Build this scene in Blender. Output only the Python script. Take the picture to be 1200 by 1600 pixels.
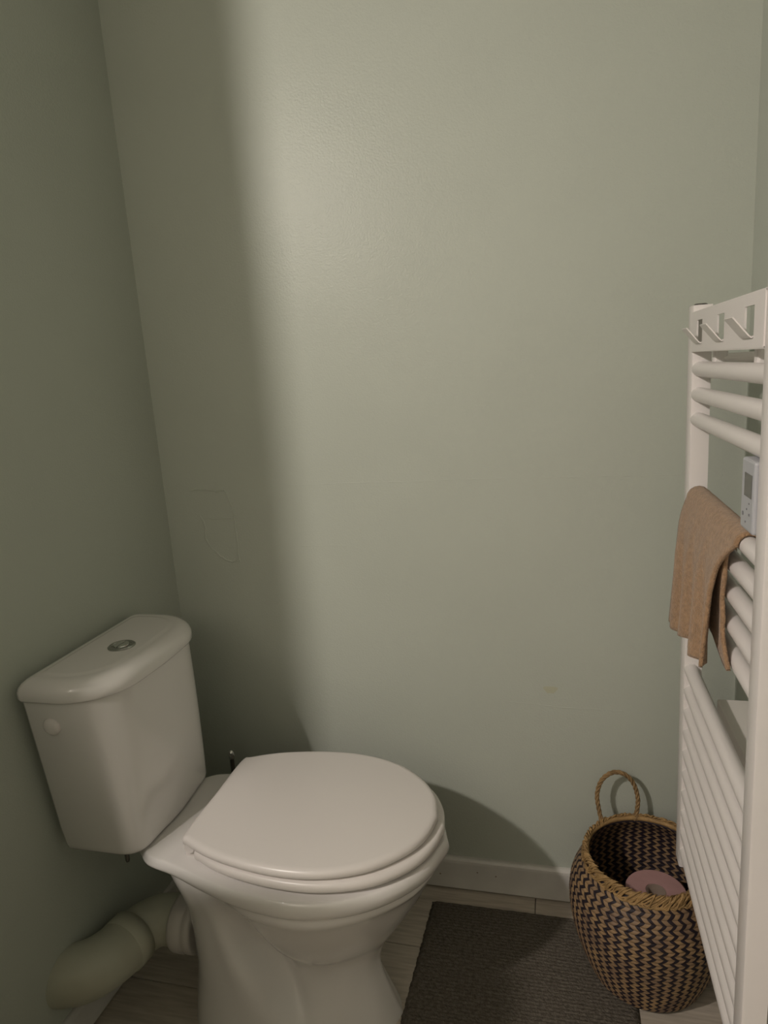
import bpy, bmesh, math, random
from mathutils import Vector, Matrix

for o in list(bpy.data.objects):
    bpy.data.objects.remove(o, do_unlink=True)
S = bpy.context.scene
COL = S.collection
rnd = random.Random(7)
PI = math.pi

# ------------------------------------------------------------------ camera
H = 1.28
RW = [[0.9684743, -0.0143391, -0.2487004],
      [0.2399474, -0.2146266, 0.9467633],
      [-0.0669534, -0.9765909, -0.2044197]]      # columns: right, down, forward
cd = bpy.data.cameras.new('camera')
cam = bpy.data.objects.new('camera', cd)
COL.objects.link(cam)
cd.sensor_fit = 'VERTICAL'
cd.sensor_height = 36
cd.lens = 1058 / 1600 * 36
cd.clip_start = 0.02
rt = Vector([RW[i][0] for i in range(3)]).normalized()
dn = Vector([RW[i][1] for i in range(3)]).normalized()
fw = Vector([RW[i][2] for i in range(3)]).normalized()
m = Matrix.Identity(4)
for i in range(3):
    m[i][0] = rt[i]
    m[i][1] = -dn[i]
    m[i][2] = -fw[i]
m[2][3] = H
cam.matrix_world = m
S.camera = cam

# ------------------------------------------------------------------ world, light, exposure
W = bpy.data.worlds.new('world')
S.world = W
W.use_nodes = True
W.node_tree.nodes['Background'].inputs[0].default_value = (0.9, 0.85, 0.75, 1)
W.node_tree.nodes['Background'].inputs[1].default_value = 0.02

CEIL = 2.36
# hall spot bar: one head aimed into the room, one added as bounce fill
LAMP = (-1.20, -0.42, 2.12)
FILL_POS = (-1.58, -0.70, 2.12)
AIM = (-0.15, 1.4577, 0.80)
FILL_AIM = (-0.5, -1.6, 2.15)
def spot(name, loc, aim, energy, cone, blend, radius):
    ld = bpy.data.lights.new(name, 'SPOT')
    ld.energy = energy
    ld.color = (1.0, 0.905, 0.835)
    ld.spot_size = math.radians(cone)
    ld.spot_blend = blend
    ld.shadow_soft_size = radius
    lo = bpy.data.objects.new(name, ld)
    COL.objects.link(lo)
    lo.location = loc
    lo.rotation_euler = (Vector(aim) - Vector(loc)).to_track_quat('-Z', 'Y').to_euler()
spot('spot_room', LAMP, AIM, 88, 118, 1.0, 0.040)
spot('fill_spot', FILL_POS, FILL_AIM, 215, 110, 1.0, 0.03)  # added fill, bounced off the front wall to lift the shadows

S.view_settings.view_transform = 'Standard'
S.view_settings.look = 'None'
S.view_settings.gamma = 1
S.view_settings.use_curve_mapping = False
S.view_settings.exposure = 0.0

# ------------------------------------------------------------------ materials
def mat(name, col, rough=0.5, spec=0.5, coat=0.0, metal=0.0, noise=0.0, nscale=40.0, col2=None,
        bump=0.0, bscale=200.0, bdist=0.001, stretch=None, sheen=0.0):
    M = bpy.data.materials.new(name)
    M.use_nodes = True
    nt = M.node_tree
    b = nt.nodes['Principled BSDF']
    b.inputs['Base Color'].default_value = (*col, 1)
    b.inputs['Roughness'].default_value = rough
    b.inputs['Specular IOR Level'].default_value = spec
    b.inputs['Coat Weight'].default_value = coat
    b.inputs['Coat Roughness'].default_value = 0.06
    b.inputs['Metallic'].default_value = metal
    b.inputs['Sheen Weight'].default_value = sheen
    tc = nt.nodes.new('ShaderNodeTexCoord')
    vec = tc.outputs['Object']
    if stretch:
        mp = nt.nodes.new('ShaderNodeMapping')
        mp.inputs['Scale'].default_value = stretch
        nt.links.new(vec, mp.inputs['Vector'])
        vec = mp.outputs['Vector']
    if noise > 0:
        n = nt.nodes.new('ShaderNodeTexNoise')
        n.inputs['Scale'].default_value = nscale
        n.inputs['Detail'].default_value = 5
        nt.links.new(vec, n.inputs['Vector'])
        r = nt.nodes.new('ShaderNodeValToRGB')
        r.color_ramp.elements[0].position = 0.3
        r.color_ramp.elements[1].position = 0.7
        c2 = col2 or tuple(c * (1 - noise) for c in col)
        r.color_ramp.elements[0].color = (*c2, 1)
        r.color_ramp.elements[1].color = (*col, 1)
        nt.links.new(n.outputs['Fac'], r.inputs['Fac'])
        nt.links.new(r.outputs['Color'], b.inputs['Base Color'])
    if bump > 0:
        n2 = nt.nodes.new('ShaderNodeTexNoise')
        n2.inputs['Scale'].default_value = bscale
        n2.inputs['Detail'].default_value = 3
        nt.links.new(vec, n2.inputs['Vector'])
        bp = nt.nodes.new('ShaderNodeBump')
        bp.inputs['Strength'].default_value = bump
        bp.inputs['Distance'].default_value = bdist
        nt.links.new(n2.outputs['Fac'], bp.inputs['Height'])
        nt.links.new(bp.outputs['Normal'], b.inputs['Normal'])
    return M

M_wall = mat('sage_wall_paint', (0.50, 0.53, 0.465), 0.31, 0.13, noise=0.05, nscale=3.0, bump=0.6, bscale=270, bdist=0.0010)
M_hall = mat('hall_wall_paint', (0.62, 0.60, 0.53), 0.6)
M_ceil = mat('white_ceiling_paint', (0.75, 0.74, 0.70), 0.8)
M_trim = mat('white_trim_paint', (0.66, 0.64, 0.60), 0.4, noise=0.12, nscale=14, bump=0.2, bscale=60)
M_ledge = mat('white_ledge_paint', (0.82, 0.79, 0.74), 0.5)
M_plank = mat('limed_wood_plank', (0.56, 0.50, 0.42), 0.5, noise=0.3, nscale=9, col2=(0.38, 0.33, 0.27), stretch=(1.2, 14, 1), bump=0.25, bscale=30)
M_gap = mat('floor_joint', (0.06, 0.05, 0.045), 0.9)
M_cer = mat('white_ceramic', (0.74, 0.715, 0.69), 0.16, 0.5, coat=0.35)
M_seat = mat('white_seat_plastic', (0.74, 0.70, 0.67), 0.30, 0.45)
M_chrome = mat('chrome', (0.72, 0.72, 0.70), 0.18, metal=1.0)
M_bchrome = mat('button_chrome', (0.42, 0.42, 0.40), 0.16, metal=1.0)
M_dchrome = mat('dark_steel', (0.16, 0.15, 0.14), 0.3, metal=0.9)
M_pvc = mat('aged_white_pipe', (0.56, 0.57, 0.47), 0.45, noise=0.25, nscale=6, col2=(0.46, 0.44, 0.34), bump=0.2, bscale=40)
M_rub = mat('white_rubber_collar', (0.62, 0.58, 0.54), 0.5)
M_rad = mat('white_enamel', (0.80, 0.76, 0.74), 0.32, 0.45)
M_ctrl = mat('grey_white_plastic', (0.47, 0.48, 0.51), 0.4)
M_scr = mat('grey_lcd', (0.14, 0.14, 0.13), 0.25)
M_dark = mat('dark_mark', (0.22, 0.22, 0.24), 0.5)
M_towel = mat('tan_terry', (0.46, 0.29, 0.165), 0.95, 0.1, noise=0.3, nscale=160, bump=1.0, bscale=420, bdist=0.003, sheen=0.3)
M_rug = mat('charcoal_weave', (0.155, 0.135, 0.11), 0.95, 0.1, noise=0.45, nscale=130, bump=1.0, bscale=260, bdist=0.004)
M_tan = mat('tan_seagrass', (0.36, 0.235, 0.115), 0.55, 0.4, noise=0.4, nscale=28, col2=(0.19, 0.125, 0.085))
M_blk = mat('black_seagrass', (0.022, 0.016, 0.022), 0.55, 0.3)
M_rope = mat('seagrass_rope', (0.34, 0.22, 0.105), 0.7, 0.2, noise=0.4, nscale=60, bump=0.6, bscale=300, bdist=0.002)
M_rope2 = mat('seagrass_rim', (0.44, 0.28, 0.12), 0.65, 0.3, noise=0.4, nscale=70, bump=0.6, bscale=300, bdist=0.002)
M_pink = mat('pink_paper', (0.47, 0.28, 0.27), 0.95, 0.1, noise=0.08, nscale=60, bump=0.3, bscale=150)
M_card = mat('grey_cardboard', (0.25, 0.19, 0.15), 0.9)
M_glow = mat('lamp_glass', (0.9, 0.85, 0.75), 0.4)

# ------------------------------------------------------------------ helpers
def link(name, me, material=None, parent=None, smooth=False, **kw):
    o = bpy.data.objects.new(name, me)
    COL.objects.link(o)
    if material is not None and len(me.materials) == 0:
        me.materials.append(material)
    if smooth:
        me.shade_smooth()
    if parent is not None:
        o.parent = parent
        o.matrix_parent_inverse = parent.matrix_world.inverted() if False else Matrix.Translation(-Vector(parent.location))
    for k, v in kw.items():
        o[k] = v
    return o

def pyd(name, verts, faces):
    me = bpy.data.meshes.new(name)
    me.from_pydata([tuple(v) for v in verts], [], faces)
    me.update()
    return me

def from_bm(name, bm, fix=True):
    if fix:
        bmesh.ops.recalc_face_normals(bm, faces=bm.faces)
    me = bpy.data.meshes.new(name)
    bm.to_mesh(me)
    bm.free()
    return me

def thing(name, label, cat, loc, **kw):
    o = bpy.data.objects.new(name, None)
    COL.objects.link(o)
    o.location = loc
    o.empty_display_size = 0.05
    o['label'] = label
    o['category'] = cat
    for k, v in kw.items():
        o[k] = v
    return o

def bm_box(bm, x0, x1, y0, y1, z0, z1, bev=0.0, seg=2):
    r = bmesh.ops.create_cube(bm, size=1)
    vs = r['verts']
    for v in vs:
        v.co = Vector(((x0 + x1) / 2 + v.co.x * (x1 - x0), (y0 + y1) / 2 + v.co.y * (y1 - y0), (z0 + z1) / 2 + v.co.z * (z1 - z0)))
    if bev > 0:
        es = list({e for v in vs for e in v.link_edges})
        bmesh.ops.bevel(bm, geom=es, offset=bev, segments=seg, affect='EDGES', profile=0.5)

def box(name, x0, x1, y0, y1, z0, z1, material, parent=None, bev=0.0, seg=2, **kw):
    bm = bmesh.new()
    bm_box(bm, x0, x1, y0, y1, z0, z1, bev, seg)
    return link(name, from_bm(name, bm), material, parent, smooth=False, **kw)

def autosmooth(o, ang=40):
    me = o.data
    me.shade_smooth()
    a = math.radians(ang)
    bm = bmesh.new()
    bm.from_mesh(me)
    for e in bm.edges:
        if len(e.link_faces) == 2 and e.calc_face_angle(0) > a:
            e.smooth = False
    bm.to_mesh(me)
    bm.free()
    return o

def frame_of(d):
    d = d.normalized()
    up = Vector((0, 0, 1)) if abs(d.z) < 0.9 else Vector((1, 0, 0))
    a = d.cross(up).normalized()
    return a, d.cross(a).normalized()

def tube_mesh(name, pts, rad, n=16, caps=True):
    """swept tube along a point list; rad is a number or list"""
    pts = [Vector(p) for p in pts]
    rads = rad if isinstance(rad, (list, tuple)) else [rad] * len(pts)
    verts, faces = [], []
    a = None
    for i, p in enumerate(pts):
        d = (pts[min(i + 1, len(pts) - 1)] - pts[max(i - 1, 0)]).normalized()
        if a is None:
            a, b = frame_of(d)
        else:
            a = (a - d * a.dot(d)).normalized()
            b = d.cross(a)
        for k in range(n):
            t = 2 * PI * k / n
            verts.append(p + (a * math.cos(t) + b * math.sin(t)) * rads[i])
    for i in range(len(pts) - 1):
        for k in range(n):
            k2 = (k + 1) % n
            faces.append((i * n + k, i * n + k2, (i + 1) * n + k2, (i + 1) * n + k))
    if caps:
        faces.append(tuple(reversed(range(n))))
        faces.append(tuple((len(pts) - 1) * n + k for k in range(n)))
    bm = bmesh.new()
    me = pyd(name, verts, faces)
    bm.from_mesh(me)
    bpy.data.meshes.remove(me)
    return from_bm(name, bm)

def lathe_mesh(name, prof, n=32, center=(0, 0, 0), close=True):
    """prof: list of (r, z); spins about z"""
    verts, faces = [], []
    for r, z in prof:
        for k in range(n):
            t = 2 * PI * k / n
            verts.append((center[0] + r * math.cos(t), center[1] + r * math.sin(t), center[2] + z))
    for i in range(len(prof) - 1):
        for k in range(n):
            k2 = (k + 1) % n
            faces.append((i * n + k, i * n + k2, (i + 1) * n + k2, (i + 1) * n + k))
    if close:
        faces.append(tuple(reversed(range(n))))
        faces.append(tuple((len(prof) - 1) * n + k for k in range(n)))
    me = pyd(name, verts, faces)
    bm = bmesh.new()
    bm.from_mesh(me)
    bpy.data.meshes.remove(me)
    bmesh.ops.remove_doubles(bm, verts=bm.verts, dist=1e-6)
    return from_bm(name, bm)

def oriented_lathe(name, prof, center, axis, n=28):
    me = lathe_mesh(name, prof, n)
    q = Vector((0, 0, 1)).rotation_difference(Vector(axis).normalized())
    me.transform(Matrix.Translation(Vector(center)) @ q.to_matrix().to_4x4())
    return me

def cr(p0, p1, p2, p3, t):
    t2, t3 = t * t, t * t * t
    return tuple(0.5 * (2 * b + (c - a) * t + (2 * a - 5 * b + 4 * c - d) * t2 + (3 * b - a - 3 * c + d) * t3)
                 for a, b, c, d in zip(p0, p1, p2, p3))

def spline(pts, per=6):
    out = []
    n = len(pts)
    for i in range(n - 1):
        p0 = pts[max(i - 1, 0)]
        p3 = pts[min(i + 2, n - 1)]
        for k in range(per):
            out.append(cr(p0, pts[i], pts[i + 1], p3, k / per))
    out.append(tuple(pts[-1]))
    return out

def lerp(a, b, t):
    return a + (b - a) * t

def interp(tab, x):
    for (a, va), (b, vb) in zip(tab, tab[1:]):
        if x <= b:
            return lerp(va, vb, max(0.0, (x - a) / (b - a)))
    return tab[-1][1]

# ------------------------------------------------------------------ the setting
YB = 1.4577          # back wall
XL = -0.937          # left wall at the back corner
XR = 0.3574          # right wall
YJ = 0.305            # where the left wall ends beside the hall
XLJ = XL - 0.03 * (YB - YJ)
def xl(y):
    return XL - 0.03 * (YB - y)

wb = box('wall_back', XL - 0.25, XR + 0.12, YB, YB + 0.1, -0.02, CEIL, M_wall, kind='structure')
bm = bmesh.new()
q = [(XLJ, YJ), (XL, YB), (XL - 0.12, YB), (XL - 0.16, YJ)]
lo_ = [bm.verts.new((x, y, -0.02)) for x, y in q]
hi_ = [bm.verts.new((x, y, CEIL)) for x, y in q]
bm.faces.new(lo_); bm.faces.new(hi_)
for i in range(4):
    bm.faces.new((lo_[i], lo_[(i + 1) % 4], hi_[(i + 1) % 4], hi_[i]))
link('wall_left', from_bm('wall_left', bm), M_wall, kind='structure')

# unseen low block, added to shade the toilet foot and near mat
box('shade_block', -0.985, -0.64, 0.31, 0.42, -0.02, 1.05, M_wall, kind='structure')
box('wall_right', XR, XR + 0.12, -1.6, YB, -0.02, CEIL, M_wall, kind='structure')
# white boxed ledge on the right wall, behind the radiator
box('trim_1', 0.267, XR, 0.72, 1.20, 0.36, 0.675, M_ledge, kind='structure', bev=0.002)

box('wall_front', -2.4, XR + 0.12, -1.7, -1.6, -0.02, CEIL, M_hall, kind='structure')
box('wall_hall', -2.5, -2.4, -1.7, YJ + 0.1, -0.02, CEIL, M_hall, kind='structure')
box('wall_hall_back', -2.4, XL - 0.155, YJ, YJ + 0.1, -0.02, CEIL, M_hall, kind='structure')
box('ceiling', -2.5, XR + 0.12, -1.7, YB + 0.1, CEIL, CEIL + 0.08, M_ceil, kind='structure')

# floor: a dark base and the planks lying on it
floor = box('floor', -2.5, XR + 0.12, -1.7, YB + 0.1, -0.06, -0.004, M_gap, kind='structure')
pitch = 0.19
row = 0
y1 = 1.45 + pitch
while y1 > -1.6:
    y0 = y1 - pitch
    ya, yb = max(y0, -1.6), min(y1, YB)
    if yb - ya > 0.004:
        x = -2.4 - rnd.random() * 1.1
        xmax = XR
        while x < xmax:
            x2 = x + 1.25
            xa, xb = max(x, -2.4), min(x2, xmax)
            if yb > YJ:
                xa = max(xa, XL - 0.10)
            if xb - xa > 0.02:
                bm = bmesh.new()
                bm_box(bm, xa + 0.0008, xb - 0.0008, ya + 0.0009, yb - 0.0009, -0.012, 0, 0.0009, 1)
                link('plank', from_bm('plank', bm), M_plank, floor)
            x = x2
    y1 = y0
    row += 1

# skirting: face with a rounded top, a dark joint under it
def skirt(name, pts, hgt, th, z0=0.004):
    """pts: two (x, y) wall points; the board stands to the left of the direction"""
    p, q = Vector((*pts[0], 0)), Vector((*pts[1], 0))
    d = (q - p).normalized()
    nrm = Vector((-d.y, d.x, 0))
    prof = [(0, z0), (th, z0), (th, hgt - 0.012), (th - 0.001, hgt - 0.006), (th - 0.004, hgt - 0.0015), (th - 0.007, hgt), (0, hgt)]
    bm = bmesh.new()
    A = [bm.verts.new(p + nrm * t + Vector((0, 0, z))) for t, z in prof]
    B = [bm.verts.new(q + nrm * t + Vector((0, 0, z))) for t, z in prof]
    bm.faces.new(A); bm.faces.new(B)
    for i in range(len(prof)):
        j = (i + 1) % len(prof)
        bm.faces.new((A[i], A[j], B[j], B[i]))
    return link(name, from_bm(name, bm), M_trim, kind='structure')
bb = skirt('baseboard_back', [(XR, YB), (XL, YB)], 0.087, 0.013)
skirt('baseboard_left', [(XL, YB), (XLJ, YJ)], 0.075, 0.010)

for nx, nz in ((-0.298, 0.040), (-0.205, 0.055), (-0.16, 0.050)):
    link('nail_hole', oriented_lathe('nail_hole', [(0.0, -0.0005), (0.0024, -0.0005), (0.0018, 0.0003), (0.0, 0.0004)], (nx, YB - 0.013, nz), (0, -1, 0), 10), M_card, bb)

# old filled patch and the paper seams of the back wall, as low relief
def relief(name, pts, wid, hgt):
    """a low rounded ridge along points (x, z) on the back wall"""
    verts, faces = [], []
    n = len(pts)
    for i, (x, z) in enumerate(pts):
        a = Vector(pts[max(i - 1, 0)]); b = Vector(pts[min(i + 1, n - 1)])
        d = (b - a).normalized()
        nx, nz = -d.y, d.x
        f = min(1.0, i / 2.0, (n - 1 - i) / 2.0) if n > 4 else 1.0
        f = max(f, 0.05) * (0.6 + 0.6 * rnd.random())
        for s, hh in ((-1, -0.0003), (-0.45, 0.8), (0.45, 0.8), (1, -0.0003)):
            yy = -hgt * f * hh if hh > 0 else 0.0003
            verts.append((x + nx * wid * s * 0.5, YB + yy, z + nz * wid * s * 0.5))
    for i in range(n - 1):
        for k in range(3):
            faces.append((i * 4 + k, i * 4 + k + 1, (i + 1) * 4 + k + 1, (i + 1) * 4 + k))
    bm = bmesh.new()
    me = pyd(name, verts, faces); bm.from_mesh(me); bpy.data.meshes.remove(me)
    o = link(name, from_bm(name, bm), M_wall, wb, smooth=True)
    return o
def wob(pts, amp, per=8):
    return [(x + rnd.uniform(-amp, amp), z + rnd.uniform(-amp, amp)) for x, z in spline(pts, per)]
relief('plaster_ridge', wob([(-0.868, 1.026), (-0.83, 1.028), (-0.795, 1.022), (-0.775, 1.024), (-0.765, 1.00), (-0.757, 0.965), (-0.757, 0.90), (-0.755, 0.845)], 0.0012), 0.005, 0.0024)
relief('plaster_ridge', wob([(-0.755, 0.852), (-0.775, 0.846), (-0.80, 0.856), (-0.825, 0.88), (-0.84, 0.905), (-0.838, 0.94), (-0.85, 0.965)], 0.0012), 0.006, 0.0021)
relief('plaster_ridge', wob([(-0.835, 0.958), (-0.80, 0.954), (-0.76, 0.957)], 0.001, 6), 0.004, 0.0015)
relief('wallpaper_seam', wob([(-0.70, 1.032), (-0.5, 1.034), (-0.3, 1.0345), (-0.1, 1.035), (0.1, 1.033), (0.3, 1.034)], 0.0007, 14), 0.003, 0.0003)
relief('wallpaper_seam', wob([(-0.12, 0.512), (-0.05, 0.509), (0.0, 0.505), (0.08, 0.505), (0.14, 0.504)], 0.0008, 9), 0.004, 0.0004)
relief('wallpaper_seam', wob([(-0.60, 0.885), (-0.54, 0.887), (-0.47, 0.887)], 0.0008, 7), 0.004, 0.0003)
# small yellowish stain
bm = bmesh.new()
vs = [bm.verts.new((-0.022 + (0.014 + 0.004 * math.sin(3 * t)) * math.cos(t), YB - 0.0004, 0.547 + (0.011 + 0.003 * math.cos(2 * t)) * math.sin(t))) for t in [2 * PI * k / 24 for k in range(24)]]
bm.faces.new(vs)
M_stain = mat('wall_stain', (0.47, 0.475, 0.35), 0.5, noise=0.04)
nt = M_stain.node_tree
link('stain', from_bm('stain', bm), M_stain, wb)

# ------------------------------------------------------------------ ceiling spot bar (out of frame), second head added for fill
mid = [(a + b) / 2 for a, b in zip(LAMP, FILL_POS)]
lamp = thing('ceiling_lamp', 'chrome ceiling bar in the hall with a room spotlight and an added fill head', 'lamp', (mid[0], mid[1], CEIL))
bm = bmesh.new()
bm_box(bm, -0.30, 0.30, -0.03, 0.03, -0.03, 0, 0.006)
me = from_bm('bar', bm)
dv = Vector(LAMP) - Vector(FILL_POS)
me.transform(Matrix.Translation((mid[0], mid[1], CEIL)) @ Matrix.Rotation(math.atan2(dv.y, dv.x), 4, 'Z'))
link('bar', me, M_chrome, lamp)
for P, A in ((LAMP, AIM), (FILL_POS, FILL_AIM)):
    d = (Vector(A) - Vector(P)).normalized()
    hp = Vector(P) - d * 0.045
    link('spot_head', oriented_lathe('spot_head', [(0.0, -0.03), (0.022, -0.028), (0.034, -0.01), (0.040, 0.012), (0.038, 0.012), (0.030, -0.006), (0.0, -0.012)], hp, d, 28), M_chrome, lamp, True)
    link('stem', tube_mesh('stem', [hp - d * 0.02, (hp.x, hp.y, CEIL - 0.02)], 0.007, 12), M_chrome, lamp, True)

# ------------------------------------------------------------------ toilet
CY = 1.095
toilet = thing('toilet', 'white ceramic close-coupled toilet with its lid closed and a chrome flush button', 'toilet', (-0.6, CY, 0))

def loft_levels(levels, pu=5, pz=5):
    """levels: [(z, [(x, w)...])]; splines both ways; mirrored about y=CY; returns rings"""
    K = len(levels[0][1])
    cols = []
    for k in range(K):
        cols.append(spline([(z, r[k][0], r[k][1]) for z, r in levels], pz))
    rings = []
    for i in range(len(cols[0])):
        half = spline([(cols[k][i][1], cols[k][i][2]) for k in range(K)], pu)
        z = cols[K // 2][i][0]
        ring = [(x, CY - max(w, 0), z) for x, w in half]
        ring += [(x, CY + max(w, 0), z) for x, w in reversed(half[1:-1])]
        rings.append(ring)
    return rings

def rings_mesh(name, rings, cap0=True, cap1=True):
    n = len(rings[0])
    verts = [p for r in rings for p in r]
    faces = []
    for i in range(len(rings) - 1):
        for k in range(n):
            k2 = (k + 1) % n
            faces.append((i * n + k, i * n + k2, (i + 1) * n + k2, (i + 1) * n + k))
    if cap0:
        faces.append(tuple(reversed(range(n))))
    if cap1:
        faces.append(tuple((len(rings) - 1) * n + k for k in range(n)))
    me = pyd(name, verts, faces)
    bm = bmesh.new(); bm.from_mesh(me); bpy.data.meshes.remove(me)
    bmesh.ops.remove_doubles(bm, verts=bm.verts, dist=1e-5)
    return from_bm(name, bm)

def inset(r, d, cx=-0.5):
    """shrink a half outline (x, w) by about d"""
    out = []
    n = len(r)
    for i, (x, w) in enumerate(r):
        a = r[max(i - 1, 0)]; b = r[min(i + 1, n - 1)]
        if i == 0:
            out.append((x + d, 0)); continue
        if i == n - 1:
            out.append((x - d, 0)); continue
        tx, tw = b[0] - a[0], b[1] - a[1]
        L = math.hypot(tx, tw) or 1
        out.append((x + tw / L * d, max(w - tx / L * d, 0)))
    return out

RIM = [(-.90, 0), (-.90, .07), (-.85, .085), (-.795, .108), (-.757, .137), (-.70, .151), (-.63, .173), (-.54, .194), (-.43, .200), (-.32, .163), (-.24, .088), (-.206, 0)]
levels = [
    (0.416, inset(RIM, 0.010)),
    (0.4145, inset(RIM, 0.005)),
    (0.408, inset(RIM, 0.001)),
    (0.399, RIM),
    (0.388, [(-.86, 0), (-.855, .06), (-.82, .08), (-.775, .10), (-.738, .127), (-.69, .145), (-.625, .170), (-.54, .192), (-.43, .198), (-.322, .161), (-.243, .086), (-.209, 0)]),
    (0.379, [(-.83, 0), (-.825, .058), (-.80, .08), (-.762, .10), (-.723, .117), (-.68, .133), (-.62, .160), (-.54, .186), (-.43, .192), (-.325, .155), (-.248, .082), (-.215, 0)]),
    (0.371, [(-.81, 0), (-.805, .056), (-.78, .08), (-.745, .10), (-.710, .112), (-.67, .126), (-.612, .150), (-.54, .178), (-.43, .184), (-.33, .145), (-.257, .077), (-.226, 0)]),
    (0.355, [(-.79, 0), (-.783, .054), (-.76, .08), (-.73, .10), (-.697, .112), (-.655, .124), (-.605, .145), (-.54, .177), (-.43, .184), (-.333, .145), (-.26, .078), (-.229, 0)]),
    (0.33, [(-0.778, 0), (-0.771, .05), (-0.753, .08), (-0.723, .103), (-0.688, .115), (-.655, .122), (-.60, .132), (-.53, .164), (-.435, .172), (-.345, .134), (-.276, .07), (-.245, 0)]),
    (0.27, [(-0.751, 0), (-0.744, .05), (-0.726, .082), (-0.698, .103), (-0.668, .112), (-.64, .113), (-.59, .092), (-.53, .136), (-.445, .145), (-.365, .112), (-.303, .057), (-.276, 0)]),
    (0.21, [(-0.743, 0), (-0.736, .05), (-0.718, .083), (-0.693, .104), (-0.658, .114), (-.62, .116), (-.578, .068), (-.52, .104), (-.455, .114), (-.39, .088), (-.337, .044), (-.316, 0)]),
    (0.165, [(-0.741, 0), (-0.735, .05), (-0.716, .085), (-0.688, .107), (-0.648, .118), (-.60, .119), (-.552, .058), (-.505, .074), (-.46, .074), (-.41, .06), (-.365, .033), (-.347, 0)]),
    (0.13, [(-0.742, 0), (-0.736, .05), (-0.716, .086), (-0.688, .109), (-0.643, .12), (-.585, .119), (-.537, .060), (-.495, .066), (-.455, .063), (-.413, .054), (-.375, .031), (-.358, 0)]),
    (0.09, [(-0.745, 0), (-0.739, .052), (-0.719, .088), (-0.688, .112), (-0.638, .123), (-.57, .119), (-.522, .068), (-.487, .072), (-.45, .067), (-.41, .057), (-.37, .033), (-.352, 0)]),
    (0.04, [(-0.753, 0), (-0.745, .055), (-0.725, .093), (-0.693, .117), (-0.628, .128), (-.55, .120), (-.505, .100), (-.47, .088), (-.43, .078), (-.39, .064), (-.352, .038), (-.335, 0)]),
    (0.0, [(-0.758, 0), (-0.750, .057), (-0.730, .096), (-0.693, .122), (-0.618, .133), (-.54, .125), (-.49, .110), (-.45, .098), (-.41, .086), (-.37, .068), (-.336, .04), (-.320, 0)]),
]
pan = link('pan', rings_mesh('pan', loft_levels(levels, 5, 4)), M_cer, toilet, True)
autosmooth(pan, 50)

# tank
TY = 1.09
def tank_ring(z, y0, y1, xb, xf, e, rx, ry, bow=0.006, rb=0.008):
    """plan of the tank: square back, elliptic front corners (exponent e)"""
    pts = []
    hw = (y1 - y0) / 2
    cy = (y0 + y1) / 2
    # back left corner -> front -> back right
    half = [(xb, 0.0), (xb, -hw + rb), (xb + rb * 0.3, -hw + rb * 0.3), (xb + rb, -hw)]
    for i in range(17):
        t = PI / 2 * i / 16
        x = xf - rx + rx * (math.sin(t) ** (2 / e))
        y = -hw + ry - ry * (math.cos(t) ** (2 / e))
        half.append((x, y))
    half.append((xf + bow * 0.6, -(hw - ry) * 0.5))
    half.append((xf + bow, 0.0))
    for x, y in half:
        pts.append((x, cy + y, z))
    for x, y in reversed(half[1:-1]):
        pts.append((x, cy - y, z))
    return pts
rings = []
for z, sh in ((0.4165, 0.014), (0.418, 0.006), (0.424, 0.0015), (0.432, 0.0)):
    rings.append(tank_ring(z, 0.948 + sh, 1.232 - sh, -0.928 + sh, -0.763 - sh, 3.2, 0.06, 0.06))
for i in range(1, 9):
    t = i / 8
    z = lerp(0.432, 0.748, t)
    rings.append(tank_ring(z, lerp(.948, .912, t), lerp(1.232, 1.262, t), -0.930, lerp(-.763, -.757, t), lerp(3.2, 2.1, t), lerp(.06, .10, t), lerp(.06, .10, t), bow=0.003))
tank = link('tank', rings_mesh('tank', rings), M_cer, toilet, True)
autosmooth(tank, 55)
# tank lid
rings = []
for z, sh in ((0.7495, 0.006), (0.7505, 0.001), (0.754, -0.001), (0.766, -0.001), (0.774, 0.002), (0.780, 0.007), (0.7845, 0.0145), (0.7868, 0.0225), (0.7870, 0.030), (0.7872, 0.036), (0.7884, 0.040), (0.7887, 0.045)):
    k = max(sh, 0)
    rings.append(tank_ring(z, .905 + sh, 1.269 - sh, -0.934 + max(sh, 0) * 0.7, -.748 - sh, 2.1, .112 - 0.9 * k, .112 - 0.9 * k, bow=0.003, rb=0.012))
tl = link('tank_lid', rings_mesh('tank_lid', rings), M_cer, toilet, True)
autosmooth(tl, 60)
# flush button: ring and two half buttons
fb = (-0.828, 1.072, 0.787)
btn = link('flush_button', lathe_mesh('flush_button', [(0.0, 0.0), (0.0262, 0.0), (0.0262, 0.003), (0.0235, 0.0052), (0.0185, 0.0055), (0.0170, 0.0032), (0.0, 0.0032)], 36, fb, False), M_bchrome, toilet, True, label='chrome flush button')
autosmooth(btn, 35)
for s in (-1, 1):
    bm = bmesh.new()
    pts = [(0.0009 * s, 0.0152), (0.0009 * s, -0.0152)]
    arc = [(s * 0.0155 * math.sin(t), -0.0155 * math.cos(t)) for t in [PI * k / 12 for k in range(1, 12)]]
    loop = [pts[0], pts[1]] + arc
    lo1 = [bm.verts.new((fb[0] + x, fb[1] + y, fb[2] + 0.003)) for x, y in loop]
    hi1 = [bm.verts.new((fb[0] + x * 0.93, fb[1] + y * 0.93, fb[2] + 0.0062)) for x, y in loop]
    bm.faces.new(lo1); bm.faces.new(hi1)
    for i in range(len(loop)):
        j = (i + 1) % len(loop)
        bm.faces.new((lo1[i], lo1[j], hi1[j], hi1[i]))
    link('button_half', from_bm('button_half', bm), M_chrome, btn)
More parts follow.
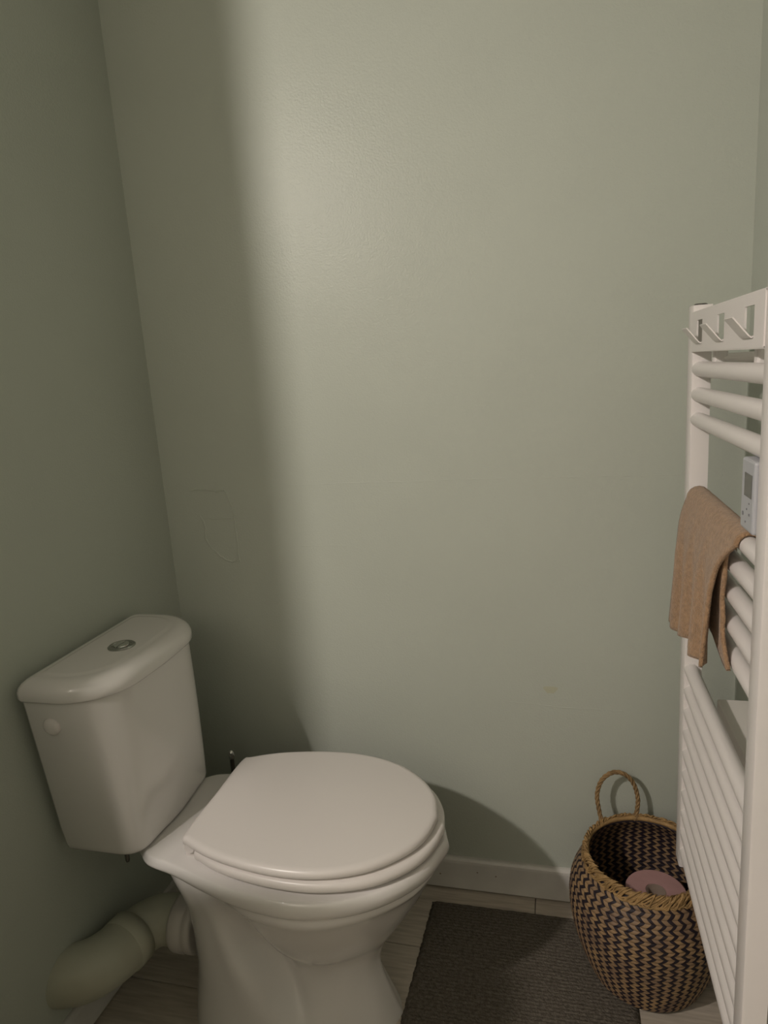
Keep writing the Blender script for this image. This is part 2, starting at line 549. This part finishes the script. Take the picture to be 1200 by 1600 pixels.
# inlet cover cap on the tank's side
cap = link('inlet_cap', oriented_lathe('inlet_cap', [(0.0, -0.004), (0.0155, -0.004), (0.0165, 0.003), (0.0155, 0.006), (0.011, 0.0085), (0.005, 0.0095), (0.0, 0.0097)], (-0.876, 0.9175, 0.701), (0.0, -1, -0.11)), M_seat, toilet, True, label='round white plastic cap on the tank side')

# seat ring and lid
SEAT = [(-0.662, 0), (-0.662, 0.125), (-0.640, 0.150), (-0.58, 0.173), (-0.49, 0.187), (-0.40, 0.1845), (-0.315, 0.157), (-0.255, 0.108), (-0.225, 0.055), (-0.214, 0)]
LID = [(-0.686, 0), (-0.686, 0.118), (-0.668, 0.140), (-0.60, 0.167), (-0.50, 0.184), (-0.41, 0.181), (-0.33, 0.154), (-0.270, 0.106), (-0.238, 0.055), (-0.226, 0)]
def slab(name, out, prof, material, parent):
    """prof: [(z, inset)]"""
    rr = []
    for z, d in prof:
        half = spline(inset(out, d) if d else out, 6)
        rr.append([(x, CY + 0.006 - max(w, 0), z) for x, w in half] + [(x, CY + 0.006 + max(w, 0), z) for x, w in reversed(half[1:-1])])
    o = link(name, rings_mesh(name, rr), material, parent, True)
    return autosmooth(o, 60)
slab('seat', SEAT, [(0.4215, 0.008), (0.4235, 0.003), (0.428, 0.0), (0.434, 0.0), (0.439, 0.002), (0.4415, 0.006)], M_seat, toilet)
slab('lid', LID, [(0.4445, 0.007), (0.4455, 0.003), (0.449, 0.0), (0.455, 0.0), (0.4590, 0.002), (0.4618, 0.006), (0.4630, 0.012)], M_seat, toilet)
for s in (-1, 1):
    hg = link('hinge', oriented_lathe('hinge', [(0.0, -0.022), (0.010, -0.022), (0.010, 0.022), (0.0, 0.022)], (-0.674, CY + 0.006 + s * 0.108, 0.435), (0, 1, 0), 20), M_seat, toilet, True)
    autosmooth(hg, 40)
    bm = bmesh.new()
    bm_box(bm, -0.686, -0.662, CY + 0.006 + s * 0.108 - 0.018, CY + 0.006 + s * 0.108 + 0.018, 0.414, 0.4355, 0.003)
    link('hinge_foot', from_bm('hinge_foot', bm), M_seat, toilet)
    for xx in (-0.60, -0.30):
        bm = bmesh.new()
        bm_box(bm, xx - 0.014, xx + 0.014, CY + 0.006 + s * (0.14 if xx < -0.5 else 0.10) - 0.006, CY + 0.006 + s * (0.14 if xx < -0.5 else 0.10) + 0.006, 0.414, 0.423, 0.002)
        link('seat_bumper', from_bm('seat_bumper', bm), M_seat, toilet)
# bolts under the tank
for yy in (1.02, 1.16):
    b_ = link('tank_bolt', oriented_lathe('tank_bolt', [(0.0, 0.046), (0.0045, 0.046), (0.0045, -0.004), (0.0035, -0.008), (0.0, -0.008)], (-0.835, yy - 0.02, 0.372), (0, 0, 1), 12), M_dchrome, toilet)

# ------------------------------------------------------------------ waste pipe
pipe = thing('waste_pipe', 'thick white plastic waste pipe bending from the toilet foot into the left wall', 'pipe', (-0.86, 1.0, 0.06))
PZ = 0.140
link('collar', oriented_lathe('collar', [(0.050, 0.0), (0.056, 0.0), (0.060, 0.004), (0.060, 0.016), (0.057, 0.019), (0.057, 0.024), (0.061, 0.027), (0.061, 0.046), (0.058, 0.052), (0.050, 0.056)], (-0.757, 1.10, PZ), (-1, 0, 0), 40), M_rub, pipe, True, label='ribbed white rubber collar')
P0 = Vector((-0.80, 1.10, PZ))
P1 = Vector((-0.872, 1.095, PZ + 0.002))
P2 = Vector((-0.905, 0.965, PZ + 0.008))
P3 = Vector((-0.965, 0.875, PZ + 0.012))
elb = spline([(-0.79, 1.10, PZ), (-0.825, 1.10, PZ), (-0.858, 1.088, PZ + .001), (-0.879, 1.056, PZ + .003), (-0.888, 1.02, PZ + .005)], 6)
link('elbow', tube_mesh('elbow', elb, 0.051, 36), M_pvc, pipe, True)
run = spline([(-0.886, 1.028, PZ + .004), (-0.895, 0.99, PZ + .006), (-0.908, 0.958, PZ + .009), (-0.930, 0.934, PZ + .011), (-0.962, 0.920, PZ + .013), (-1.00, 0.916, PZ + .013)], 6)
link('pipe_run', tube_mesh('pipe_run', run, 0.0555, 36), M_pvc, pipe, True)
sk = spline([(-0.8845, 1.040, PZ + .004), (-0.890, 1.006, PZ + .005)], 2)
link('pipe_socket', tube_mesh('pipe_socket', sk, 0.0575, 36), M_pvc, pipe, True)
link('pipe_stain', oriented_lathe('pipe_stain', [(0.0, 0.0), (0.0035, 0.0), (0.003, 0.0012), (0.0, 0.0014)], (-0.853, 0.962, PZ + 0.010), (0.92, -0.35, 0.12), 10), M_card, pipe, label='small brown spot')

# ------------------------------------------------------------------ toilet brush behind the toilet
brush = thing('toilet_brush', 'slim toilet brush handle with shiny round tip behind the toilet', 'brush', (-0.796, 1.375, 0))
bc = (-0.796, 1.375, 0)
o = link('holder', lathe_mesh('holder', [(0.0, 0.0), (0.042, 0.0), (0.046, 0.004), (0.046, 0.125), (0.044, 0.13), (0.040, 0.13), (0.040, 0.02), (0.0, 0.02)], 32, bc, False), M_dchrome, brush, True)
autosmooth(o, 40)
o = link('handle', lathe_mesh('handle', [(0.0, 0.05), (0.0055, 0.05), (0.0055, 0.365), (0.0, 0.366)], 16, bc, False), M_dchrome, brush, True)
autosmooth(o, 40)
link('handle_tip', lathe_mesh('handle_tip', [(0.0, 0.358), (0.006, 0.359), (0.009, 0.366), (0.0095, 0.373), (0.0075, 0.380), (0.004, 0.384), (0.0, 0.385)], 20, bc, False), M_chrome, brush, True, label='shiny chrome tip')
link('bristles', lathe_mesh('bristles', [(0.0, 0.03), (0.03, 0.04), (0.036, 0.08), (0.025, 0.115), (0.0, 0.12)], 24, bc, False), M_seat, brush, True)

# ------------------------------------------------------------------ rug
bm = bmesh.new()
NX, NY = 40, 460
RY0, RY1 = 0.62, 1.392
gv = []
for j in range(NY + 1):
    y = lerp(RY0, RY1, j / NY)
    row_ = []
    for i in range(NX + 1):
        u = i / NX
        x0 = lerp(-0.3345, -0.3105, (y - RY0) / (RY1 - RY0)) + 0.0007 * math.sin(j * 0.31) + 0.0005 * math.sin(j * 0.83)
        x = lerp(x0, 0.142, u)
        z = 0.0062 + 0.0016 * abs(math.sin(j * PI / 5.0)) + 0.0005 * math.sin(i * 2.1 + (j // 5) * 1.7)
        yy = y + (0.0025 * math.sin(u * 9) if j in (0, NY) else 0)
        if i in (0, NX) or j in (0, NY):
            z = 0.0025
        row_.append(bm.verts.new((x, yy, z)))
    gv.append(row_)
for j in range(NY):
    for i in range(NX):
        bm.faces.new((gv[j][i], gv[j][i + 1], gv[j + 1][i + 1], gv[j + 1][i]))
ring = [gv[0][i] for i in range(NX + 1)] + [gv[j][NX] for j in range(1, NY + 1)] + [gv[NY][i] for i in range(NX - 1, -1, -1)] + [gv[j][0] for j in range(NY - 1, 0, -1)]
low = [bm.verts.new((v.co.x, v.co.y, 0.0003)) for v in ring]
for i in range(len(ring)):
    j = (i + 1) % len(ring)
    bm.faces.new((ring[i], low[i], low[j], ring[j]))
rug = link('bath_mat', from_bm('bath_mat', bm), M_rug, None, True)
rug['label'] = 'dark grey ribbed woven mat on the floor beside the toilet'
rug['category'] = 'mat'

# ------------------------------------------------------------------ basket
BX, BY, BZ = 0.166, 1.290, 0.0085
basket = thing('belly_basket', 'round woven basket with tan and black zigzag pattern and rope handles', 'basket', (BX, BY, BZ))
PROF = [(0.0, .113), (0.02, .121), (0.05, .133), (0.10, .147), (0.14, .154), (0.17, .1555), (0.20, .152), (0.225, .143), (0.245, .131), (0.262, .120), (0.275, .114)]
def br(z):
    n = len(PROF)
    for i in range(n - 1):
        if z <= PROF[i + 1][0]:
            t = (z - PROF[i][0]) / (PROF[i + 1][0] - PROF[i][0])
            p = cr(PROF[max(i - 1, 0)], PROF[i], PROF[i + 1], PROF[min(i + 2, n - 1)], t)
            return p[1]
    return PROF[-1][1]
sh = [(0.0, 0.0)] + [(br(z) - 0.0035, z) for z in [0.262 * k / 24 for k in range(25)]] + [(br(z) - 0.0065, z) for z in [0.262 * k / 24 for k in range(24, 0, -1)]] + [(0.0, 0.006)]
link('shell', lathe_mesh('shell', sh, 64, (BX, BY, BZ), False), M_blk, basket, True)
NC, NR = 46, 33
ZT = 0.258
def cell(th0, wth, z0, z1, shift, out=True):
    """woven strand end: slanted bump; returns verts, faces"""
    vs, fs = [], []
    G = 3
    for a in range(G + 1):
        v = a / G
        z = lerp(z0, z1, v)
        for b in range(G):
            u = b / (G - 1)
            th = th0 + wth * u + shift * v
            bulge = 0.0026 * math.sin(PI * min(max(v, 0.06), 0.94)) * (0.55 + 0.45 * math.sin(PI * min(max(u, 0.05), .95)))
            r = br(z) + (-0.0034 + bulge if out else -0.0066 - bulge * 0.7)
            vs.append((BX + r * math.cos(th), BY + r * math.sin(th), BZ + z))
    for a in range(G):
        for b in range(G - 1):
            f = (a * G + b, a * G + b + 1, (a + 1) * G + b + 1, (a + 1) * G + b)
            fs.append(f if out else tuple(reversed(f)))
    return vs, fs
pw = 2 * PI / NC
cells = []
dz = ZT / NR
camv = Vector((0, 0, H))
for r in range(NR):
    z0, z1 = r * dz + 0.0002, (r + 1) * dz - 0.0002
    up = (r % 2 == 0)
    off = 0 if up else pw * 0.5
    shf = pw * 0.5 if up else -pw * 0.5
    for c in range(NC):
        j = rnd.uniform(-0.04, 0.04) * pw
        for tone, (f0, f1) in enumerate(((0.03, 0.60), (0.63, 1.0))):
            th = c * pw + off + f0 * pw + j
            vs, fs = cell(th, (f1 - f0) * pw, z0, z1, shf)
            cen = sum((Vector(v) for v in vs), Vector()) / len(vs)
            tm = th + shf / 2 + (f1 - f0) * pw / 2
            view = (camv - cen)
            facing = Vector((math.cos(tm), math.sin(tm), 0)).dot(view.normalized()) / view.length
            # hidden behind the radiator bars as seen from the room
            hid = (cen.x / cen.y > 0.262 + 0.0 and cen.z > 0.05)
            cells.append((tone, vs, fs, -10 if hid else facing * ((f1 - f0))))
order = sorted(range(len(cells)), key=lambda i: -cells[i][3])
tans = [i for i in order if cells[i][0] == 0][:300]
blks = [i for i in order if cells[i][0] == 1][:300]
picked = set(tans) | set(blks)
def piece(i):
    tone, vs, fs, _ = cells[i]
    nm = 'tan_strand' if tone == 0 else 'black_strand'
    link(nm, pyd(nm, vs, fs), M_tan if tone == 0 else M_blk, basket, True)
for i in tans: piece(i)
for i in blks: piece(i)
for tone, nm, mm in ((0, 'tan_weave', M_tan), (1, 'black_weave', M_blk)):
    V, F = [], []
    for i, (t, vs, fs, _) in enumerate(cells):
        if t == tone and i not in picked:
            n0 = len(V); V += vs; F += [tuple(k + n0 for k in f) for f in fs]
    link(nm, pyd(nm, V, F), mm, basket, True, kind='stuff')
for tone, nm, mm in ((0, 'inner_tan_weave', M_tan), (1, 'inner_black_weave', M_blk)):
    V, F = [], []
    for r in range(10, NR):
        z0, z1 = r * dz + 0.0002, (r + 1) * dz - 0.0002
        up = (r % 2 == 0)
        off = 0 if up else pw * 0.5
        shf = pw * 0.5 if up else -pw * 0.5
        f0, f1 = ((0.08, 0.50), (0.53, 1.05))[tone]
        for c in range(NC):
            vs, fs = cell(c * pw + off + f0 * pw, (f1 - f0) * pw, z0, z1, shf, False)
            n0 = len(V); V += vs; F += [tuple(k + n0 for k in f) for f in fs]
    link(nm, pyd(nm, V, F), mm, basket, True, kind='stuff')
# rim: a core with slanted wrapped strands
RZ = 0.266
RR = 0.1185
core = [(BX + RR * math.cos(t), BY + RR * math.sin(t), BZ + RZ) for t in [2 * PI * k / 72 for k in range(73)]]
rimc = link('rim', tube_mesh('rim', core, 0.0055, 10, False), M_rope2, basket, True)
V, F = [], []
NS = 230
for k in range(NS):
    t0 = 2 * PI * k / NS + rnd.uniform(-0.03, 0.03)
    slant = rnd.uniform(0.12, 0.5)
    ex = rnd.uniform(-0.4, 0.5)
    fz = rnd.uniform(0.8, 1.25)
    path = []
    for a in range(7):
        v = a / 6
        ph = -2.3 + ex + 4.1 * v
        th = t0 + slant * v
        rr = RR + 0.0062 * fz * math.cos(ph)
        zz = RZ + 0.009 * fz * math.sin(ph) - (0.004 if ph < -0.5 else 0)
        if ph < -0.9:
            rr = br(min(max(zz, 0.2), 0.27)) + 0.0016
        path.append((BX + rr * math.cos(th), BY + rr * math.sin(th), BZ + zz))
    me = tube_mesh('t', path, [0.0008] + [0.0019] * 5 + [0.0007], 5, True)
    n0 = len(V)
    V += [tuple(v.co) for v in me.vertices]
    F += [tuple(i + n0 for i in p.vertices) for p in me.polygons]
    bpy.data.meshes.remove(me)
link('rim_wrapping', pyd('rim_wrapping', V, F), M_rope2, basket, True, kind='stuff')
# rope handles
def rope(name, ctrl, rad=0.0027, strands=3, twist=190.0):
    pts = [Vector(p) for p in spline(ctrl, 12)]
    V, F = [], []
    for s in range(strands):
        path = []
        L = 0
        for i, p in enumerate(pts):
            d = (pts[min(i + 1, len(pts) - 1)] - pts[max(i - 1, 0)]).normalized()
            if i: L += (p - pts[i - 1]).length
            a, b = frame_of(d) if i == 0 else ((pa - d * pa.dot(d)).normalized(), None)
            b = d.cross(a)
            pa = a
            ph = L * twist + 2 * PI * s / strands
            path.append(p + (a * math.cos(ph) + b * math.sin(ph)) * rad * 0.95)
        me = tube_mesh('t', path, rad, 7)
        n0 = len(V)
        V += [tuple(v.co) for v in me.vertices]
        F += [tuple(i + n0 for i in p.vertices) for p in me.polygons]
        bpy.data.meshes.remove(me)
    return link(name, pyd(name, V, F), M_rope, basket, True)
rope('handle', [(0.086, 1.378, 0.268), (0.079, 1.392, 0.296), (0.0755, 1.404, 0.330), (0.088, 1.412, 0.362), (0.112, 1.416, 0.378), (0.137, 1.418, 0.372), (0.154, 1.418, 0.350), (0.162, 1.416, 0.318), (0.160, 1.412, 0.290), (0.156, 1.406, 0.270)])
rope('handle', [(0.226, 1.200, 0.262), (0.230, 1.186, 0.286), (0.240, 1.166, 0.281), (0.258, 1.152, 0.250), (0.276, 1.150, 0.215), (0.292, 1.164, 0.200), (0.302, 1.186, 0.215), (0.303, 1.205, 0.247), (0.292, 1.222, 0.272), (0.268, 1.236, 0.268)])

# pink paper roll standing in the basket
RXc, RYc = 0.184, 1.284
roll = thing('paper_roll', 'pink paper roll standing upright inside the woven basket', 'paper roll', (RXc, RYc, BZ + 0.009))
o = link('paper', lathe_mesh('paper', [(0.0195, 0.0), (0.058, 0.0), (0.060, 0.003), (0.060, 0.179), (0.0585, 0.182), (0.045, 0.1828), (0.0205, 0.1815), (0.0195, 0.180), (0.0195, 0.0)], 48, (RXc, RYc, BZ + 0.009), False), M_pink, roll, True)
autosmooth(o, 50)
link('core', lathe_mesh('core', [(0.0195, 0.002), (0.0195, 0.1805), (0.0182, 0.1805), (0.0182, 0.002), (0.0195, 0.002)], 32, (RXc, RYc, BZ + 0.009), False), M_card, roll, True, label='grey cardboard core')

# ------------------------------------------------------------------ radiator
rad = thing('towel_radiator', 'white towel rail radiator with three hook slots along the top', 'radiator', (0.25, 1.045, 0.29))
XF = 0.220
def post(y0, y1, z0, z1):
    bm = bmesh.new()
    # D section: flat back, rounded front
    prof = []
    w = (y1 - y0) / 2
    cy = (y0 + y1) / 2
    d = 0.030
    prof += [(XF + d, -w), (XF + 0.004, -w), (XF + 0.0012, -w + 0.0012), (XF, -w + 0.004), (XF, w - 0.004), (XF + 0.0012, w - 0.0012), (XF + 0.004, w), (XF + d, w)]
    A = [bm.verts.new((x, cy + y, z0)) for x, y in prof]
    B = [bm.verts.new((x, cy + y, z1)) for x, y in prof]
    bm.faces.new(A); bm.faces.new(B)
    for i in range(len(prof)):
        j = (i + 1) % len(prof)
        bm.faces.new((A[i], A[j], B[j], B[i]))
    return autosmooth(link('post', from_bm('post', bm), M_rad, rad), 35)
PF = (1.247, 1.287)
PN = (0.799, 0.837)
post(*PF, 0.290, 1.350)
post(*PN, 0.290, 1.350)
for (a, b) in (PF, PN):
    o = link('post_cap', lathe_mesh('post_cap', [(0.0, 0.0), (0.011, 0.0), (0.011, 0.0015), (0.009, 0.003), (0.0, 0.003)], 20, (XF + 0.015, (a + b) / 2, 1.350), False), M_dchrome, rad, label='dark metal plug on the post top')
barz = [1.247, 1.205, 1.163] + [1.034 - 0.0422 * k for k in range(5)] + [0.706 - 0.0424 * k for k in range(10)]
bar_me = tube_mesh('bar', [(0, 0.822, 0), (0, 0.836, 0), (0, 1.05, 0), (0, 1.248, 0), (0, 1.262, 0)], 0.0122, 24)
bar_me.materials.append(M_rad)
BARX = XF + 0.0125
for z in barz:
    o = link('bar', bar_me, None, rad, True)
    o.location = (BARX, 0, z)
autosmooth(o, 50)
# hook plate with square slots
holes = [(0.875, 0.917), (1.020, 1.062), (1.163, 1.205)]
HZ0, HZ1 = 1.289, 1.3245
ys = sorted([PN[1] - 0.002, PF[0] + 0.004] + [v for h in holes for v in h])
zs = [1.2765, HZ0, HZ1, 1.338]
bm = bmesh.new()
vv = {}
def gv_(x, y, z):
    k = (round(x, 5), round(y, 5), round(z, 5))
    if k not in vv:
        vv[k] = bm.verts.new((x, y, z))
    return vv[k]
PX0, PX1 = XF - 0.0012, XF + 0.0012
solid = {}
for i in range(len(ys) - 1):
    for k in range(3):
        mid = (ys[i] + ys[i + 1]) / 2
        solid[(i, k)] = not (k == 1 and any(a < mid < b for a, b in holes))
for (i, k), s in solid.items():
    if not s: continue
    a, b, c, d = ys[i], ys[i + 1], zs[k], zs[k + 1]
    bm.faces.new((gv_(PX0, a, c), gv_(PX0, a, d), gv_(PX0, b, d), gv_(PX0, b, c)))
    bm.faces.new((gv_(PX1, a, c), gv_(PX1, b, c), gv_(PX1, b, d), gv_(PX1, a, d)))
    for (di, dk, p, q2) in ((-1, 0, (a, c), (a, d)), (1, 0, (b, c), (b, d)), (0, -1, (a, c), (b, c)), (0, 1, (a, d), (b, d))):
        if not solid.get((i + di, k + dk), False):
            bm.faces.new((gv_(PX0, *p), gv_(PX0, *q2), gv_(PX1, *q2), gv_(PX1, *p)))
# top and bottom edges folded back
for (z_, s) in ((1.338, 1), (1.2765, -1)):
    bm_box(bm, PX0 + 0.0006, XF + 0.016, ys[0], ys[-1], z_ - 0.0012, z_ + 0.0012)
link('hook_plate', from_bm('hook_plate', bm), M_rad, rad)
for a, b in holes:
    bm = bmesh.new()
    t = 0.0016
    path = [(XF, HZ0 + 0.001), (XF - 0.003, HZ0 - 0.0005), (XF - 0.006, HZ0 + 0.002), (XF - 0.0235, HZ0 + 0.0235)]
    A, B = [], []
    nr = []
    for i, (x, z) in enumerate(path):
        p = Vector(path[max(i - 1, 0)]); q2 = Vector(path[min(i + 1, 3)])
        d = (q2 - p).normalized()
        nr.append((-d.y, d.x))
    loop = [(x + n[0] * t / 2, z + n[1] * t / 2) for (x, z), n in zip(path, nr)] + [(x - n[0] * t / 2, z - n[1] * t / 2) for (x, z), n in reversed(list(zip(path, nr)))]
    A = [bm.verts.new((x, a + 0.001, z)) for x, z in loop]
    B = [bm.verts.new((x, b - 0.001, z)) for x, z in loop]
    bm.faces.new(A); bm.faces.new(B)
    for i in range(len(loop)):
        j = (i + 1) % len(loop)
        bm.faces.new((A[i], A[j], B[j], B[i]))
    link('hook', from_bm('hook', bm), M_rad, rad)
# wall brackets
for y in (0.93, 1.166):
    for z in (1.260, 0.325):
        o = link('wall_bracket', oriented_lathe('wall_bracket', [(0.0, 0.0), (0.0105, 0.0), (0.0105, XR - 0.251 - 0.006), (0.017, XR - 0.251 - 0.006), (0.017, XR - 0.251), (0.0, XR - 0.251)], (0.25, y, z), (1, 0, 0), 20), M_rad, rad, True)
        autosmooth(o, 40)
        bm = bmesh.new()
        bm_box(bm, 0.236, 0.256, y - 0.009, y + 0.009, z - 0.02, z + 0.026, 0.003)
        link('bracket_clamp', from_bm('bracket_clamp', bm), M_rad, rad)
# thermostat box
ctrl = box('thermostat', 0.2165, 0.242, 0.8375, 0.8905, 1.064, 1.150, M_ctrl, rad, bev=0.003, seg=2, label='pale grey control box with a small dark display')
box('display', 0.2158, 0.2170, 0.8445, 0.8745, 1.106, 1.1335, M_scr, ctrl)
for (y, z, r) in ((0.878, 1.083, 0.0026), (0.862, 1.091, 0.0013), (0.851, 1.086, 0.0016), (0.866, 1.075, 0.0013), (0.853, 1.099, 0.0011)):
    link('button', oriented_lathe('button', [(0.0, 0.0), (r, 0.0), (r, 0.0008), (0.0, 0.0008)], (0.2166, y, z), (-1, 0, 0), 12), M_dark, ctrl)

# ------------------------------------------------------------------ towel over the upper bar of the middle group
TZ = 1.034
def towel_mesh():
    """outer sheet over the bar, then a second layer hanging inside it in front of the bars"""
    NU, NV = 60, 48
    verts, faces = [], []
    rb_ = 0.0122 + 0.0042
    def sheet(fn, nu, nv):
        n0 = len(verts)
        for j in range(nv + 1):
            for i in range(nu + 1):
                verts.append(fn(i / nu, j / nv))
        n = nu + 1
        for j in range(nv):
            for i in range(nu):
                faces.append((n0 + j * n + i, n0 + j * n + i + 1, n0 + (j + 1) * n + i + 1, n0 + (j + 1) * n + i))
    def ease(k, a):
        kk = min(1.0, k / a)
        return 1 - (1 - kk) ** 2
    def outer(u, v):                    # v: 0 near edge .. 1 far edge; u: 0 front hem .. 1 back hem
        ytop = lerp(0.902, 1.226, v)
        fb_ = lerp(0.850, 0.800, v) - 0.012 * math.exp(-((v - 0.16) / 0.10) ** 2) + 0.005 * math.sin(v * 14)
        bb_ = lerp(0.97, 0.90, v)
        lf, lb, la = TZ - fb_, TZ - bb_, PI * rb_
        q = u * (lf + la + lb)
        if q < lf:
            k = (lf - q) / lf           # 0 at bar .. 1 at hem
            fold = 0.0055 * math.sin(v * 21.0 + 0.9) + 0.003 * math.sin(v * 43 + 2 * k)
            x = BARX - rb_ - 0.0085 * ease(k, 0.25) - 0.004 * k - (fold + 0.006) * (0.3 + 0.9 * k) * min(1.0, k * 2.5)
            return (x, lerp(ytop, lerp(0.946, 1.236, v), ease(k, 0.32)), TZ - (lf - q))
        if q < lf + la:
            a = (q - lf) / rb_
            return (BARX - rb_ * math.cos(a), ytop, TZ + rb_ * math.sin(a))
        k = (q - lf - la) / lb
        return (BARX + rb_ + 0.001 + 0.004 * k, lerp(ytop, lerp(1.06, 1.225, v), ease(k, 0.5)), TZ - (q - lf - la))
    def inner(u, v):
        k = 1 - u
        z = lerp(TZ - 0.006, lerp(0.862, 0.90, v) - 0.006 * math.sin(v * 16), k)
        near = lerp(0.926, 0.948, ease(k, 0.25)) - 0.034 * max(0.0, k - 0.72) / 0.28 + 0.004 * math.sin(k * 17)
        y = lerp(near, 1.215, v)
        x = BARX - 0.0122 - 0.0038 - 0.0022 * (0.5 + 0.5 * math.sin(v * 18 + 3 * k)) * min(1, k * 4)
        return (x, y, z)
    sheet(outer, NU, NV)
    sheet(inner, 24, 20)
    return pyd('hand_towel', verts, faces)
tw = link('hand_towel', towel_mesh(), M_towel, None, True)
sm = tw.modifiers.new('thickness', 'SOLIDIFY')
sm.thickness = 0.0052
sm.offset = 0.0
tw['label'] = 'tan terry hand towel draped over a bar of the white radiator'
tw['category'] = 'towel'
